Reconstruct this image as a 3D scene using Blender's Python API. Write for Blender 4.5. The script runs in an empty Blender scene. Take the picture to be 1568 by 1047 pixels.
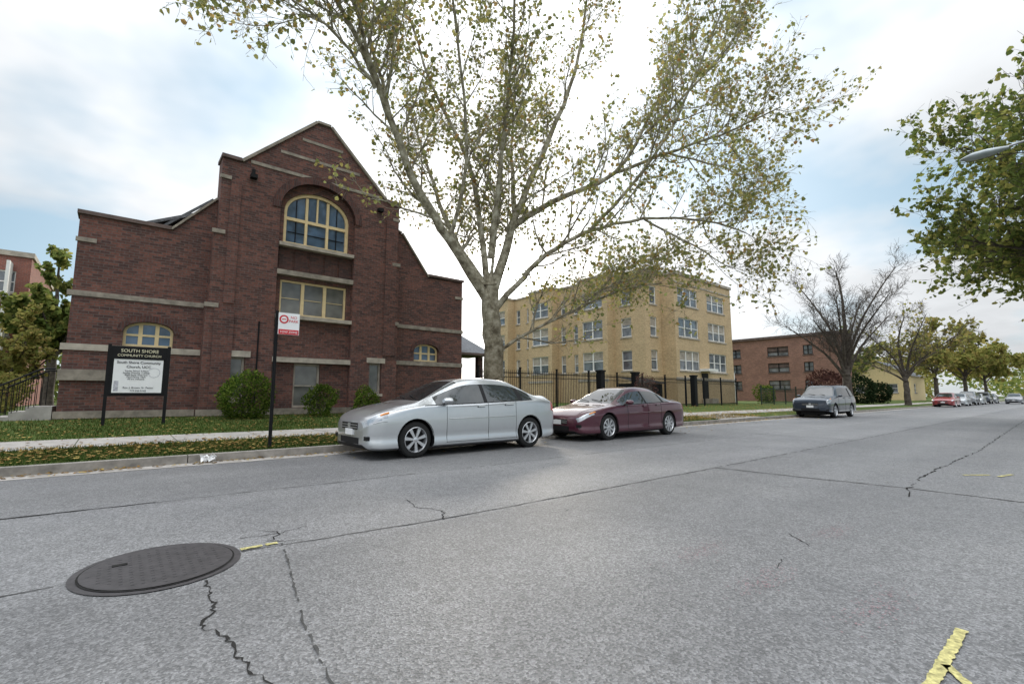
import bpy, math, random
from mathutils import Vector, Matrix
random.seed(7)
S=bpy.context.scene
COL=bpy.context.collection
# ------------------------------------------------------------------ materials
def nmat(name):
    m=bpy.data.materials.new(name);m.use_nodes=True
    nt=m.node_tree;b=nt.nodes['Principled BSDF'];return m,nt,b
def N(nt,t,**k):
    n=nt.nodes.new(t)
    for a,v in k.items(): setattr(n,a,v)
    return n
def ramp(nt,fac,stops):
    r=N(nt,'ShaderNodeValToRGB');e=r.color_ramp.elements
    while len(e)<len(stops): e.new(.5)
    for i,(p,c) in enumerate(stops):
        e[i].position=p;e[i].color=(c[0],c[1],c[2],1) if hasattr(c,'__len__') else (c,c,c,1)
    nt.links.new(fac,r.inputs[0]);return r.outputs[0]
def mixc(nt,fac,a,b,mode='MIX'):
    m=N(nt,'ShaderNodeMix',data_type='RGBA',blend_type=mode)
    for s,v in ((0,fac),(6,a),(7,b)):
        if hasattr(v,'links') or hasattr(v,'is_linked'): nt.links.new(v,m.inputs[s])
        else: m.inputs[s].default_value=v if s==0 else (v[0],v[1],v[2],1)
    return m.outputs[2]
def noise(nt,scale,detail=3,rough=.6,vec=None):
    n=N(nt,'ShaderNodeTexNoise');n.inputs['Scale'].default_value=scale;n.inputs['Detail'].default_value=detail;n.inputs['Roughness'].default_value=rough
    if vec is None:
        g=N(nt,'ShaderNodeNewGeometry');vec=g.outputs['Position']
    nt.links.new(vec,n.inputs['Vector']);return n.outputs['Fac']
def bump(nt,b,h,strength=.3,dist=.01):
    n=N(nt,'ShaderNodeBump');n.inputs['Strength'].default_value=strength;n.inputs['Distance'].default_value=dist
    nt.links.new(h,n.inputs['Height']);nt.links.new(n.outputs[0],b.inputs['Normal'])
def simple(name,col,rough=.6,metal=0,var=.15,scale=6,coat=0,spec=.5,bmp=0):
    m,nt,b=nmat(name)
    b.inputs['Roughness'].default_value=rough;b.inputs['Metallic'].default_value=metal;b.inputs['Coat Weight'].default_value=coat
    b.inputs['Coat Roughness'].default_value=.04
    b.inputs['Specular IOR Level'].default_value=spec
    f=noise(nt,scale,3)
    lo=[c*(1-var) for c in col];hi=[min(1,c*(1+var)) for c in col]
    nt.links.new(ramp(nt,f,[(.3,lo),(.7,hi)]),b.inputs['Base Color'])
    if bmp: bump(nt,b,f,bmp,.02)
    return m
def brick(name,c1,c2,mort,row=.078,width=.22,msize=.009,dirt=.35):
    m,nt,b=nmat(name);L=nt.links.new
    g=N(nt,'ShaderNodeNewGeometry');sp=N(nt,'ShaderNodeSeparateXYZ');L(g.outputs['Position'],sp.inputs[0])
    sn=N(nt,'ShaderNodeSeparateXYZ');L(g.outputs['Normal'],sn.inputs[0])
    ab=N(nt,'ShaderNodeMath',operation='ABSOLUTE');L(sn.outputs[0],ab.inputs[0])
    gt=N(nt,'ShaderNodeMath',operation='GREATER_THAN');gt.inputs[1].default_value=.7;L(ab.outputs[0],gt.inputs[0])
    mx=N(nt,'ShaderNodeMix',data_type='FLOAT');L(gt.outputs[0],mx.inputs[0]);L(sp.outputs[0],mx.inputs[2]);L(sp.outputs[1],mx.inputs[3])
    cb=N(nt,'ShaderNodeCombineXYZ');L(mx.outputs[0],cb.inputs[0]);L(sp.outputs[2],cb.inputs[1])
    t=N(nt,'ShaderNodeTexBrick');L(cb.outputs[0],t.inputs['Vector'])
    t.inputs['Color1'].default_value=(*c1,1);t.inputs['Color2'].default_value=(*c2,1);t.inputs['Mortar'].default_value=(*mort,1)
    t.inputs['Scale'].default_value=1;t.inputs['Mortar Size'].default_value=msize;t.inputs['Brick Width'].default_value=width;t.inputs['Row Height'].default_value=row
    t.inputs['Mortar Smooth'].default_value=.3
    f=noise(nt,.9,5,.65);col=mixc(nt,dirt,t.outputs['Color'],ramp(nt,f,[(.3,(.35,.35,.36)),(.75,(1.25,1.2,1.15))]),'MULTIPLY')
    f2=noise(nt,14,2);col=mixc(nt,.5,col,ramp(nt,f2,[(.3,.55),(.7,1.35)]),'MULTIPLY')
    L(col,b.inputs['Base Color']);b.inputs['Roughness'].default_value=.85;b.inputs['Specular IOR Level'].default_value=.25
    return m
def leafmat(name,stops,trans=.45):
    m,nt,b=nmat(name);L=nt.links.new
    g=N(nt,'ShaderNodeNewGeometry')
    c=ramp(nt,g.outputs['Random Per Island'],stops)
    f=noise(nt,.5,1);c=mixc(nt,.6,c,ramp(nt,f,[(.35,.6),(.65,1.3)]),'MULTIPLY')
    df=N(nt,'ShaderNodeBsdfDiffuse');L(c,df.inputs[0])
    tr=N(nt,'ShaderNodeBsdfTranslucent');L(c,tr.inputs[0])
    mx=N(nt,'ShaderNodeMixShader');mx.inputs[0].default_value=trans
    L(df.outputs[0],mx.inputs[1]);L(tr.outputs[0],mx.inputs[2]);L(mx.outputs[0],nt.nodes['Material Output'].inputs[0]);return m
def glassmat(name,col,rough=.04,spec=.8):
    m,nt,b=nmat(name);f=noise(nt,1.3,2)
    nt.links.new(ramp(nt,f,[(.35,[c*.6 for c in col]),(.65,[c*1.5 for c in col])]),b.inputs['Base Color'])
    b.inputs['Roughness'].default_value=rough;b.inputs['Specular IOR Level'].default_value=spec
    bump(nt,b,noise(nt,2.5,2),.06,.05);return m

M_church=brick('church_brick',(.20,.085,.066),(.08,.044,.041),(.13,.108,.098))
M_churchD=brick('church_dark_brick',(.12,.055,.045),(.06,.036,.034),(.08,.065,.06))
M_soldier=brick('church_soldier_brick',(.14,.058,.046),(.07,.038,.036),(.09,.075,.07),row=.22,width=.075)
M_stone=simple('limestone',(.38,.335,.28),.85,var=.3,scale=3,bmp=.3)
M_stoned=simple('weathered_limestone',(.26,.225,.185),.85,var=.35,scale=4,bmp=.3)
M_cope=simple('coping_stone',(.12,.085,.075),.8,var=.35,scale=3)
M_cream=simple('cream_paint',(.72,.56,.31),.55,var=.1)
M_glassB=glassmat('church_glass',(.06,.10,.16))
M_glassG=glassmat('shade_glass',(.13,.13,.12),.15)
M_roof=simple('roof_shingle',(.12,.125,.135),.9,var=.35,scale=9)
M_yel=brick('yellow_brick',(.64,.47,.27),(.52,.37,.21),(.5,.42,.3),dirt=.2)
M_brown=brick('brown_brick',(.36,.19,.14),(.25,.13,.10),(.26,.2,.17))
M_redb=brick('red_brick',(.34,.12,.085),(.25,.09,.07),(.24,.2,.18))
M_white=simple('white_trim',(.8,.79,.76),.5,var=.06)
M_glassA=glassmat('window_glass',(.13,.15,.17))
M_conc=simple('concrete',(.35,.325,.30),.85,var=.25,scale=2.5,bmp=.2)
M_concD=simple('kerb_concrete',(.25,.23,.205),.9,var=.35,scale=5,bmp=.3)
M_black=simple('black_metal',(.008,.008,.009),.6,var=.2,spec=.2)
M_rubber=simple('tyre_rubber',(.018,.018,.018),.8,var=.2,spec=.2)
M_alloy=simple('alloy',(.62,.63,.65),.28,metal=.8,var=.05)
M_dark=simple('dark_plastic',(.012,.012,.013),.6,var=.1,spec=.25)
M_cglass=glassmat('car_glass',(.02,.025,.027),.02,.9)
M_lamp=simple('headlamp_lens',(.42,.44,.47),.12,metal=.5,var=.2,scale=14,coat=1)
M_orange=simple('amber_lens',(.8,.28,.05),.2,coat=1)
M_redl=simple('tail_lens',(.35,.015,.01),.15,coat=1)
M_silver=simple('silver_paint',(.57,.59,.61),.3,metal=.75,var=.02,coat=1)
M_maroon=simple('maroon_paint',(.085,.016,.032),.3,metal=.35,var=.05,coat=1)
M_navy=simple('dark_blue_paint',(.035,.045,.065),.3,metal=.4,var=.05,coat=1)
M_red=simple('red_paint',(.28,.03,.035),.3,var=.05,coat=1)
M_grey=simple('grey_paint',(.25,.26,.28),.3,metal=.4,var=.05,coat=1)
M_signw=simple('sign_white',(.8,.8,.8),.4,var=.03)
M_signr=simple('sign_red',(.55,.02,.03),.4,var=.05)
M_ink=simple('ink',(.02,.02,.03),.6,var=.05)
M_gold=simple('sign_gold_letters',(.75,.7,.5),.5,var=.05)
M_crack=simple('crack_tar',(.028,.027,.026),.95,var=.3,spec=.1)
M_seam=simple('road_seam',(.07,.069,.067),.95,var=.35,scale=12,spec=.2)
M_ypaint=simple('yellow_road_paint',(.42,.38,.16),.85,var=.5,scale=45)
M_pink=simple('pink_spray',(.28,.17,.185),.9,var=.15,scale=40)
M_iron=simple('cast_iron',(.05,.046,.048),.5,metal=.2,var=.3,scale=14,bmp=.25)
def barkmat(name,a,b_,c):
    m,nt,b=nmat(name)
    f=noise(nt,5,4,.7);nt.links.new(ramp(nt,f,[(.35,a),(.5,b_),(.66,c)]),b.inputs['Base Color'])
    b.inputs['Roughness'].default_value=.85;b.inputs['Specular IOR Level'].default_value=.2;bump(nt,b,f,.4,.03);return m
M_bark=barkmat('sycamore_bark',(.12,.10,.07),(.30,.27,.20),(.52,.49,.40))
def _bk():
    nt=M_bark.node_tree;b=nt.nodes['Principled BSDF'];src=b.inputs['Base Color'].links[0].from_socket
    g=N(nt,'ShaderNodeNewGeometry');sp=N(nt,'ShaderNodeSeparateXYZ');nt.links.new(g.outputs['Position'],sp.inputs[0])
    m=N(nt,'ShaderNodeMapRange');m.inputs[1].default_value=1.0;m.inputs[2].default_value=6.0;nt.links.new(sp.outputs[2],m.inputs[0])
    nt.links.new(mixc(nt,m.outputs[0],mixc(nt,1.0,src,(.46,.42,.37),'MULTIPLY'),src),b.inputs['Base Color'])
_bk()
M_bark2=barkmat('dark_bark',(.05,.04,.033),(.085,.07,.058),(.13,.11,.09))
M_leaf=leafmat('sycamore_leaves',[(0,(.17,.20,.075)),(.45,(.30,.31,.12)),(.8,(.44,.39,.14)),(1,(.36,.21,.08))],.6)
M_leafg=leafmat('green_leaves',[(0,(.10,.14,.04)),(.6,(.19,.23,.065)),(1,(.36,.33,.10))],.55)
M_leafy=leafmat('yellow_leaves',[(0,(.17,.19,.05)),(.5,(.31,.30,.09)),(1,(.38,.29,.10))],.5)
M_bush=leafmat('bush_leaves',[(0,(.04,.08,.015)),(.6,(.10,.15,.025)),(1,(.19,.24,.045))],.3)
M_pine=leafmat('evergreen',[(0,(.012,.025,.012)),(1,(.035,.05,.022))],.1)
M_purp=leafmat('russet_leaves',[(0,(.06,.03,.03)),(1,(.12,.06,.045))],.2)
M_fall=leafmat('fallen',[(0,(.13,.075,.03)),(.5,(.26,.16,.06)),(1,(.42,.32,.11))],.1)
M_blade=leafmat('grass_blades',[(0,(.04,.075,.018)),(.6,(.075,.12,.03)),(1,(.16,.155,.06))],.3)
def grassmat():
    m,nt,b=nmat('grass_ground')
    f=noise(nt,1.4,5,.7);f2=noise(nt,30,2)
    c=ramp(nt,f,[(.3,(.045,.075,.017)),(.6,(.085,.115,.03)),(.78,(.14,.12,.055))])
    c=mixc(nt,.6,c,ramp(nt,f2,[(.3,.4),(.7,1.5)]),'MULTIPLY');nt.links.new(c,b.inputs['Base Color'])
    b.inputs['Roughness'].default_value=.95;b.inputs['Specular IOR Level'].default_value=.1;return m
M_grass=grassmat()
def asphalt():
    m,nt,b=nmat('asphalt');L=nt.links.new
    big=noise(nt,.35,4,.65);mid=noise(nt,5,4,.7)
    g=N(nt,'ShaderNodeNewGeometry')
    v=N(nt,'ShaderNodeTexVoronoi');v.inputs['Scale'].default_value=85;L(g.outputs['Position'],v.inputs['Vector'])
    fine=noise(nt,130,2,.7)
    c=ramp(nt,big,[(.3,(.140,.140,.145)),(.7,(.200,.198,.199))])
    c=mixc(nt,.5,c,ramp(nt,mid,[(.3,.8),(.7,1.18)]),'MULTIPLY')
    c=mixc(nt,.75,c,ramp(nt,v.outputs['Color'],[(.15,.42),(.5,.9),(.9,1.65)]),'MULTIPLY')
    c=mixc(nt,.7,c,ramp(nt,fine,[(.35,.6),(.65,1.35)]),'MULTIPLY')
    sp=N(nt,'ShaderNodeSeparateXYZ');L(g.outputs['Position'],sp.inputs[0])
    w=N(nt,'ShaderNodeMath',operation='SINE');mu=N(nt,'ShaderNodeMath',operation='MULTIPLY');mu.inputs[1].default_value=3.3;L(sp.outputs[1],mu.inputs[0]);L(mu.outputs[0],w.inputs[0])
    c=mixc(nt,.35,c,ramp(nt,w.outputs[0],[(0,.84),(1,1.1)]),'MULTIPLY')
    wob=noise(nt,.8,2);ay=N(nt,'ShaderNodeMath',operation='MULTIPLY_ADD');L(wob,ay.inputs[0]);ay.inputs[1].default_value=.08;L(sp.outputs[1],ay.inputs[2])
    dv=N(nt,'ShaderNodeMath',operation='MULTIPLY');L(ay.outputs[0],dv.inputs[0]);dv.inputs[1].default_value=.1
    lane=ramp(nt,dv.outputs[0],[(0,1.0),(.375,.90),(.38,1.06),(.62,1.10),(.63,.98),(.9,.9)])
    c=mixc(nt,1.0,c,lane,'MULTIPLY')
    gx=N(nt,'ShaderNodeMath',operation='GREATER_THAN');L(sp.outputs[0],gx.inputs[0]);gx.inputs[1].default_value=7.42
    c=mixc(nt,1.0,c,ramp(nt,gx.outputs[0],[(0,1.0),(1,1.07)]),'MULTIPLY')
    st_=noise(nt,.9,4,.75);c=mixc(nt,1.0,c,ramp(nt,st_,[(.3,1.05),(.5,1.0),(.62,1.0),(.7,.84)]),'MULTIPLY')
    L(c,b.inputs['Base Color']);b.inputs['Roughness'].default_value=.62;b.inputs['Specular IOR Level'].default_value=.5
    bump(nt,b,v.outputs['Distance'],.35,.01);return m
M_asph=asphalt()

# ------------------------------------------------------------------ mesh builder
class MB:
    def __init__(s): s.v=[];s.f=[];s.m=[]
    def face(s,pts,mi=0):
        i=len(s.v);s.v+= [tuple(p) for p in pts];s.f.append(tuple(range(i,i+len(pts))));s.m.append(mi)
    def hexa(s,q,mi=0):
        i=len(s.v);s.v+=[tuple(p) for p in q]
        for f in ((0,2,3,1),(4,5,7,6),(0,1,5,4),(2,6,7,3),(0,4,6,2),(1,3,7,5)):
            s.f.append(tuple(i+k for k in f));s.m.append(mi)
    def box(s,x0,x1,y0,y1,z0,z1,mi=0):
        s.hexa([(x,y,z) for z in (z0,z1) for y in (y0,y1) for x in (x0,x1)],mi)
    def prismY(s,out,y0,y1,mi=0):
        n=len(out);i=len(s.v);s.v+=[(x,y0,z) for x,z in out]+[(x,y1,z) for x,z in out]
        s.f.append(tuple(i+k for k in range(n)));s.m.append(mi)
        s.f.append(tuple(i+n+k for k in reversed(range(n))));s.m.append(mi)
        for k in range(n):
            j=(k+1)%n;s.f.append((i+k,i+n+k,i+n+j,i+j));s.m.append(mi)
    def ringY(s,a,b,y0,y1,mi=0,closed=False):
        n=len(a);i=len(s.v)
        s.v+=[(x,y0,z) for x,z in a]+[(x,y0,z) for x,z in b]+[(x,y1,z) for x,z in a]+[(x,y1,z) for x,z in b]
        rng=range(n) if closed else range(n-1)
        for k in rng:
            j=(k+1)%n
            for f in ((i+k,i+j,i+n+j,i+n+k),(i+2*n+k,i+3*n+k,i+3*n+j,i+2*n+j),(i+k,i+2*n+k,i+2*n+j,i+j),(i+n+k,i+n+j,i+3*n+j,i+3*n+k)):
                s.f.append(f);s.m.append(mi)
    def tube(s,pts,r,sides=6,mi=0):
        pts=[Vector(p) for p in pts];n=len(pts);i0=len(s.v)
        for k in range(n):
            t=(pts[min(k+1,n-1)]-pts[max(k-1,0)])
            if t.length<1e-9:t=Vector((0,0,1))
            t.normalize();ref=Vector((0,1,0)) if abs(t.y)<.8 else Vector((1,0,0))
            a=t.cross(ref).normalized();b=t.cross(a)
            rr=r[k] if hasattr(r,'__len__') else r
            for q in range(sides):
                an=2*math.pi*q/sides;p=pts[k]+(a*math.cos(an)+b*math.sin(an))*rr;s.v.append(tuple(p))
        for k in range(n-1):
            for q in range(sides):
                q2=(q+1)%sides;s.f.append((i0+k*sides+q,i0+k*sides+q2,i0+(k+1)*sides+q2,i0+(k+1)*sides+q));s.m.append(mi)
        s.f.append(tuple(i0+q for q in range(sides)));s.m.append(mi)
        s.f.append(tuple(i0+(n-1)*sides+q for q in reversed(range(sides))));s.m.append(mi)
    def lathe(s,prof,c,n=28,mi=0):
        i0=len(s.v)
        for r,y in prof:
            for q in range(n):
                a=2*math.pi*q/n;s.v.append((c[0]+r*math.cos(a),c[1]+y,c[2]+r*math.sin(a)))
        for k in range(len(prof)-1):
            for q in range(n):
                q2=(q+1)%n;s.f.append((i0+k*n+q,i0+k*n+q2,i0+(k+1)*n+q2,i0+(k+1)*n+q));s.m.append(mi)
    def obj(s,name,mats,parent=None,smooth=False,angle=None):
        me=bpy.data.meshes.new(name);me.from_pydata(s.v,[],s.f)
        for m in mats: me.materials.append(m)
        me.polygons.foreach_set('material_index',s.m);me.update()
        if smooth:
            me.polygons.foreach_set('use_smooth',[True]*len(me.polygons))
        o=bpy.data.objects.new(name,me);COL.objects.link(o)
        if angle: me.set_sharp_from_angle(angle=math.radians(angle))
        if parent: o.parent=parent
        return o
def empty(name):
    o=bpy.data.objects.new(name,None);COL.objects.link(o);o.empty_display_size=.3;return o
def fixn(o):
    import bmesh
    b=bmesh.new();b.from_mesh(o.data);bmesh.ops.recalc_face_normals(b,faces=b.faces);b.to_mesh(o.data);b.free()
def boolean(o,cut):
    fixn(o);fixn(cut)
    md=o.modifiers.new('b','BOOLEAN');md.object=cut;md.solver='EXACT';md.operation='DIFFERENCE'
    dg=bpy.context.evaluated_depsgraph_get();dg.update()
    me=bpy.data.meshes.new_from_object(o.evaluated_get(dg));o.modifiers.clear();o.data=me
    bpy.data.objects.remove(cut)
def text(s,size,loc,mat,parent,name,align='CENTER',bold=0):
    c=bpy.data.curves.new(name,'FONT');c.body=s;c.size=size;c.align_x=align;c.extrude=.002;c.offset=bold
    o=bpy.data.objects.new(name,c);COL.objects.link(o);o.location=loc;o.rotation_euler=(math.radians(90),0,0);c.materials.append(mat);o.parent=parent
    return o
def strip(name,prof,x0,x1,mat,nx=60):
    mb=MB()
    xs=[x0+(x1-x0)*i/nx for i in range(nx+1)]
    for y,z in prof:
        for x in xs: mb.v.append((x,y,z))
    for j in range(len(prof)-1):
        for i in range(nx):
            a=j*(nx+1)+i;mb.f.append((a,a+1,a+nx+2,a+nx+1));mb.m.append(0)
    return mb.obj(name,[mat])
# ------------------------------------------------------------------ ground / road
g=MB();g.face([(-1500,-1500,-.05),(2500,-1500,-.05),(2500,1500,-.05),(-1500,1500,-.05)]);g.obj('ground',[M_grass])
strip('road',[(-2.3,0),(9.25,0)],-80,600,M_asph,20)
strip('gutter',[(9.25,.004),(9.6,.008)],-80,600,M_conc,20)
kb=MB()
x=-80
while x<320:
    kb.box(x,x+2.985,9.6,9.76,-.02,.135);x+=3
kb.box(320,600,9.6,9.76,-.02,.135);kb.box(-80,600,-2.5,-2.3,-.02,.13)
kb.obj('kerb',[M_concD])
strip('grass_verge',[(9.76,.125),(11.2,.22)],-80,600,M_grass,4)
strip('south_verge',[(-60,.15),(-2.5,.12)],-80,600,M_grass,4)
sw=MB();x=-80
while x<150:
    sw.face([(x,11.2,.232),(x+1.485,11.2,.232),(x+1.485,13.0,.262),(x,13.0,.262)]);x+=1.5
sw.face([(150,11.2,.232),(600,11.2,.232),(600,13,.262),(150,13,.262)])
sw.obj('sidewalk',[M_conc])
strip('lawn',[(11.1,.21),(13.0,.25),(15,.36),(17.2,.48),(40,.5),(1500,.6)],-80,600,M_grass,4)
ap=MB();ap.face([(19.5,9.62,.142),(23.5,9.62,.142),(22.8,11.2,.236),(20.2,11.2,.236)]);ap.face([(20.2,13,.268),(22.8,13,.268),(22.8,16.4,.49),(20.2,16.4,.49)]);ap.obj('driveway',[M_conc])
def ribbon(mb,pts,w,z,jit=.02,mi=0,step=.12,wv=.6,gap=0):
    P=[]
    for (a,b) in zip(pts[:-1],pts[1:]):
        a=Vector(a);b=Vector(b);n=max(1,int((b-a).length/step))
        for k in range(n): P.append(a.lerp(b,k/n)+Vector((random.uniform(-jit,jit),random.uniform(-jit,jit))))
    P.append(Vector(pts[-1]))
    prev=None
    for k,p in enumerate(P):
        t=(P[min(k+1,len(P)-1)]-P[max(k-1,0)]).normalized();nrm=Vector((-t.y,t.x))
        ww=w*random.uniform(1-wv,1+wv)*.5
        c=((p+nrm*ww),(p-nrm*ww))
        if prev and random.random()>=gap: mb.face([(prev[0].x,prev[0].y,z),(prev[1].x,prev[1].y,z),(c[1].x,c[1].y,z),(c[0].x,c[0].y,z)],mi)
        prev=c
cr_=MB()
ribbon(cr_,[(-3,6.55),(-.73,6.41),(.15,6.37),(.4,6.36)],.03,.004,.012)
ribbon(cr_,[(.5,3.5),(.49,3.05),(.4,2.85),(.47,2.66),(.5,2.3),(.54,2.13),(.48,1.8),(.5,1.4)],.011,.004,.016,step=.03,wv=.8)
ribbon(cr_,[(2.5,4.75),(2.42,4.4),(2.55,4.1),(2.38,3.81)],.009,.004,.02,step=.05)
ribbon(cr_,[(4.3,1.62),(4.09,1.4)],.007,.004,.015,step=.05);ribbon(cr_,[(3.6,1.4),(3.4,1.36)],.006,.004,.015,step=.05)
ribbon(cr_,[(6.9,1.3),(7.53,1.42),(9,1.5),(13.7,1.39),(20,1.5),(35,1.7)],.016,.004,.025,wv=.9,gap=.12)
ribbon(cr_,[(1.0,4.5),(1.12,4.3),(1.0,4.12),(1.2,4.0)],.008,.004,.02,step=.05)
ribbon(cr_,[(.85,4.35),(1.12,4.3),(1.35,4.4)],.007,.004,.02,step=.05)
for _ in range(9):
    x=random.uniform(1,24);y=random.uniform(1.8,7.4);a=random.uniform(0,6.3);l=random.uniform(.3,.9)
    ribbon(cr_,[(x,y),(x+l*.5*math.cos(a),y+l*.5*math.sin(a)),(x+l*math.cos(a+.4),y+l*math.sin(a+.4))],.005,.004,.03,step=.06,wv=.9,gap=.15)
cr_.obj('road_cracks',[M_crack])
sm=MB()
ribbon(sm,[(.4,6.36),(5,6.2),(14,6.1),(60,6.1)],.015,.004,.012,gap=.1)
ribbon(sm,[(-3,4.02),(-.2,3.98)],.014,.004,.01);ribbon(sm,[(.78,3.98),(2.4,3.83),(7.3,3.74)],.018,.004,.01);ribbon(sm,[(7.3,3.74),(60,3.7)],.02,.004,.015,gap=.1)
ribbon(sm,[(7.3,3.74),(7.4,2.3),(7.5,1.4),(7.45,.3),(7.4,-2.3)],.03,.004,.012)
ribbon(sm,[(1.06,4.0),(.98,3.55),(.8,2.6),(.73,1.97),(.7,.9)],.011,.0045,.006,step=.04,gap=.25)
ribbon(sm,[(14.5,3.7),(14.6,6.1)],.025,.0045,.01);ribbon(sm,[(18,1.5),(18,-2.3)],.025,.0045,.01)
sm.obj('road_seams',[M_seam])
rp=MB()
for (a,b,w) in (((.78,4.03),(1.03,4.03),.05),((3.2,.455),(2.45,.465),.045),((2.74,.45),(2.5,.29),.035),((9.3,1.14),(9.6,.9),.05),((9.5,.8),(9.9,.7),.05)):
    ribbon(rp,[a,b],w,.008,.0025,step=.02,wv=.18,gap=.04)
rp.obj('yellow_road_marking',[M_ypaint])
pk=MB()
for c in ((3.31,1.85),(3.1,1.32),(3.18,.79),(4.6,1.4)):
    for _ in range(230):
        x=c[0]+random.gauss(0,.18);y=c[1]+random.gauss(0,.06);r=random.uniform(.0015,.005);pk.face([(x-r,y-r,.008),(x+r,y-r*.6,.008),(x+r*.8,y+r,.008),(x-r*.7,y+r,.008)])
pk.obj('pink_road_marking',[M_pink])
E=empty('manhole_cover')
mh=MB();n=48;cx,cy=.31,4.0
def disc(mb,r,z,mi):
    mb.face([(cx+r*math.cos(2*math.pi*k/n),cy+r*1.08*math.sin(2*math.pi*k/n),z) for k in range(n)],mi)
disc(mh,.46,.006,0);disc(mh,.42,.010,1);disc(mh,.408,.014,0)
mh.box(.06,.14,4.12,4.16,.012,.019,1)
for k in range(-7,8):
    for j in range(-7,8):
        if k*k+j*j<50: mh.box(cx+k*.052-.009,cx+k*.052+.009,cy+j*.054-.009,cy+j*.054+.009,.0,.0155,0)
mh.obj('lid',[M_iron,M_crack],E)

# ------------------------------------------------------------------ church
CH=empty('brick_church')
def arch(xc,w,z0,zs,rise,n=16):
    p=[(xc-w,z0),(xc-w,zs)]
    for k in range(1,n):
        a=math.pi-math.pi*k/n;p.append((xc+w*math.cos(a),zs+rise*math.sin(a)))
    return p+[(xc+w,zs),(xc+w,z0)]
XC=5.3
cb=MB();cb.prismY([(1.96,.3),(1.96,3.9),(2.03,4.05),(2.03,6.35),(2.14,6.5),(2.14,8.95),(2.72,8.95),(5.07,11.25),(5.53,11.25),(7.88,8.95),(8.46,8.95),(8.46,6.5),(8.52,6.35),(8.52,.3)],17.4,18.1)
o=cb.obj('central_block',[M_church,M_churchD],CH)
c=MB();c.prismY(arch(XC,1.34,.62,7.75,1.12),17.2,17.6,0);boolean(o,c.obj('c',[M_church,M_churchD]))
WIN=[arch(XC,1.17,6.5,7.72,.86),[(4.13,3.95),(4.13,5.2),(6.47,5.2),(6.47,3.95)],[(4.72,.72),(4.72,2.25),(5.62,2.25),(5.62,.72)]]
WIN2=[[(2.64,1.0),(2.64,2.38),(3.16,2.38),(3.16,1.0)],[(7.4,1.2),(7.4,2.38),(7.9,2.38),(7.9,1.2)]]
for w_ in WIN+WIN2:
    c=MB();c.prismY(w_,17.0,17.9,0);boolean(o,c.obj('c',[M_church,M_churchD]))
for nm,out,wx in (('left_wing',[(-1.22,.3),(-1.22,2.5),(-1.16,2.6),(-1.16,6.28),(.72,6.28),(.95,6.28),(2.3,7.8),(2.3,.3)],.63),('right_wing',[(8.3,.3),(8.3,8.1),(8.75,7.95),(10.1,6.25),(11.9,6.3),(11.9,.3)],10.1)):
    wb=MB();wb.prismY(out,17.8,18.35);w=wb.obj(nm,[M_church,M_churchD],CH)
    c=MB();c.prismY(arch(wx,.6,2.58,3.05,.28,10),17.6,18.1,0);boolean(w,c.obj('c',[M_church,M_churchD]))
tr=MB() # 0 stone 1 coping 2 cream 3 glassB 4 glassG 5 soldier 6 darkbrick 7 black 8 roof 9 weathered 10 brick
def band(x0,x1,z,h=.15,yf=17.4,pr=.04,mi=0): tr.box(x0,x1,yf-pr,yf+.05,z-h/2,z+h/2,mi)
band(-1.26,1.95,4.0,.15,17.8,mi=9);band(-1.28,1.95,2.48,.18,17.8);band(8.53,11.94,4.0,.15,17.8,mi=9);band(8.53,11.94,2.48,.17,17.8,mi=9)
band(-1.2,-.75,5.55,.12,17.8,mi=9);band(11.5,11.93,5.55,.12,17.8,mi=9)
band(-1.27,-.1,1.7,.3,17.8,.1,mi=9)
band(-1.28,1.9,.6,.2,17.8,.07,mi=9);band(1.9,8.57,.6,.2,17.4,.06,mi=9);band(8.6,11.95,.6,.2,17.8,.07,mi=9)
band(1.98,2.34,6.42,.13,17.4,.06,9);band(8.2,8.55,6.42,.13,17.4,.06,9)
band(2.1,2.42,8.3,.12,mi=9);band(8.2,8.50,8.3,.12,mi=9)
band(1.92,2.3,4.0,.14,mi=9);band(8.2,8.55,4.0,.14,mi=9)
band(3.96,6.64,5.42,.17,17.6,.22,9);band(3.98,6.62,3.86,.13,17.6,.26);band(3.98,6.62,6.42,.12,17.6,.26)
band(3.96,6.64,2.36,.17,17.6,.24)
band(2.5,3.3,2.48,.2);band(7.28,8.02,2.48,.2);band(2.58,3.22,.95,.1);band(7.35,7.95,1.15,.1)
tr.box(2.2,2.75,17.34,17.42,.7,3.9,10);tr.box(2.42,2.72,17.35,17.42,4.1,8.2,10);tr.box(7.92,8.4,17.35,17.42,2.7,8.2,10)
for z,h in ((10.45,.1),(9.75,.1)):
    hw=(11.3-z)*.99;band(XC-hw+.1,XC+hw-.1,z,h,17.4,.02,9)
band(2.95,7.65,9.05,.11,17.4,.03,9)
def slope(x0,z0,x1,z1,t=.13,ya=17.32,yb=18.2,mi=1):
    d=Vector((x1-x0,z1-z0)).normalized();n_=Vector((-d.y,d.x));n_=n_ if n_.y>0 else -n_
    tr.prismY([(x0,z0),(x1,z1),(x1+n_.x*t,z1+n_.y*t),(x0+n_.x*t,z0+n_.y*t)],ya,yb,mi)
slope(2.72,8.955,5.07,11.255,mi=9,t=.09);slope(7.88,8.955,5.53,11.255,mi=9,t=.09);slope(5.06,11.257,5.54,11.257,mi=9,t=.09,ya=17.325)
slope(2.10,8.954,2.68,8.954,.11);slope(7.92,8.954,8.5,8.954,.11)
slope(-1.22,6.284,.95,6.284,.11,17.72,18.4);slope(.97,6.29,2.13,7.6,.06,17.72,18.4,9)
slope(8.53,8.02,8.77,7.95,.06,17.72,18.4,9);slope(8.78,7.95,10.08,6.26,.06,17.72,18.4,9);slope(10.1,6.31,11.95,6.31,.1,17.72,18.4)
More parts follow.
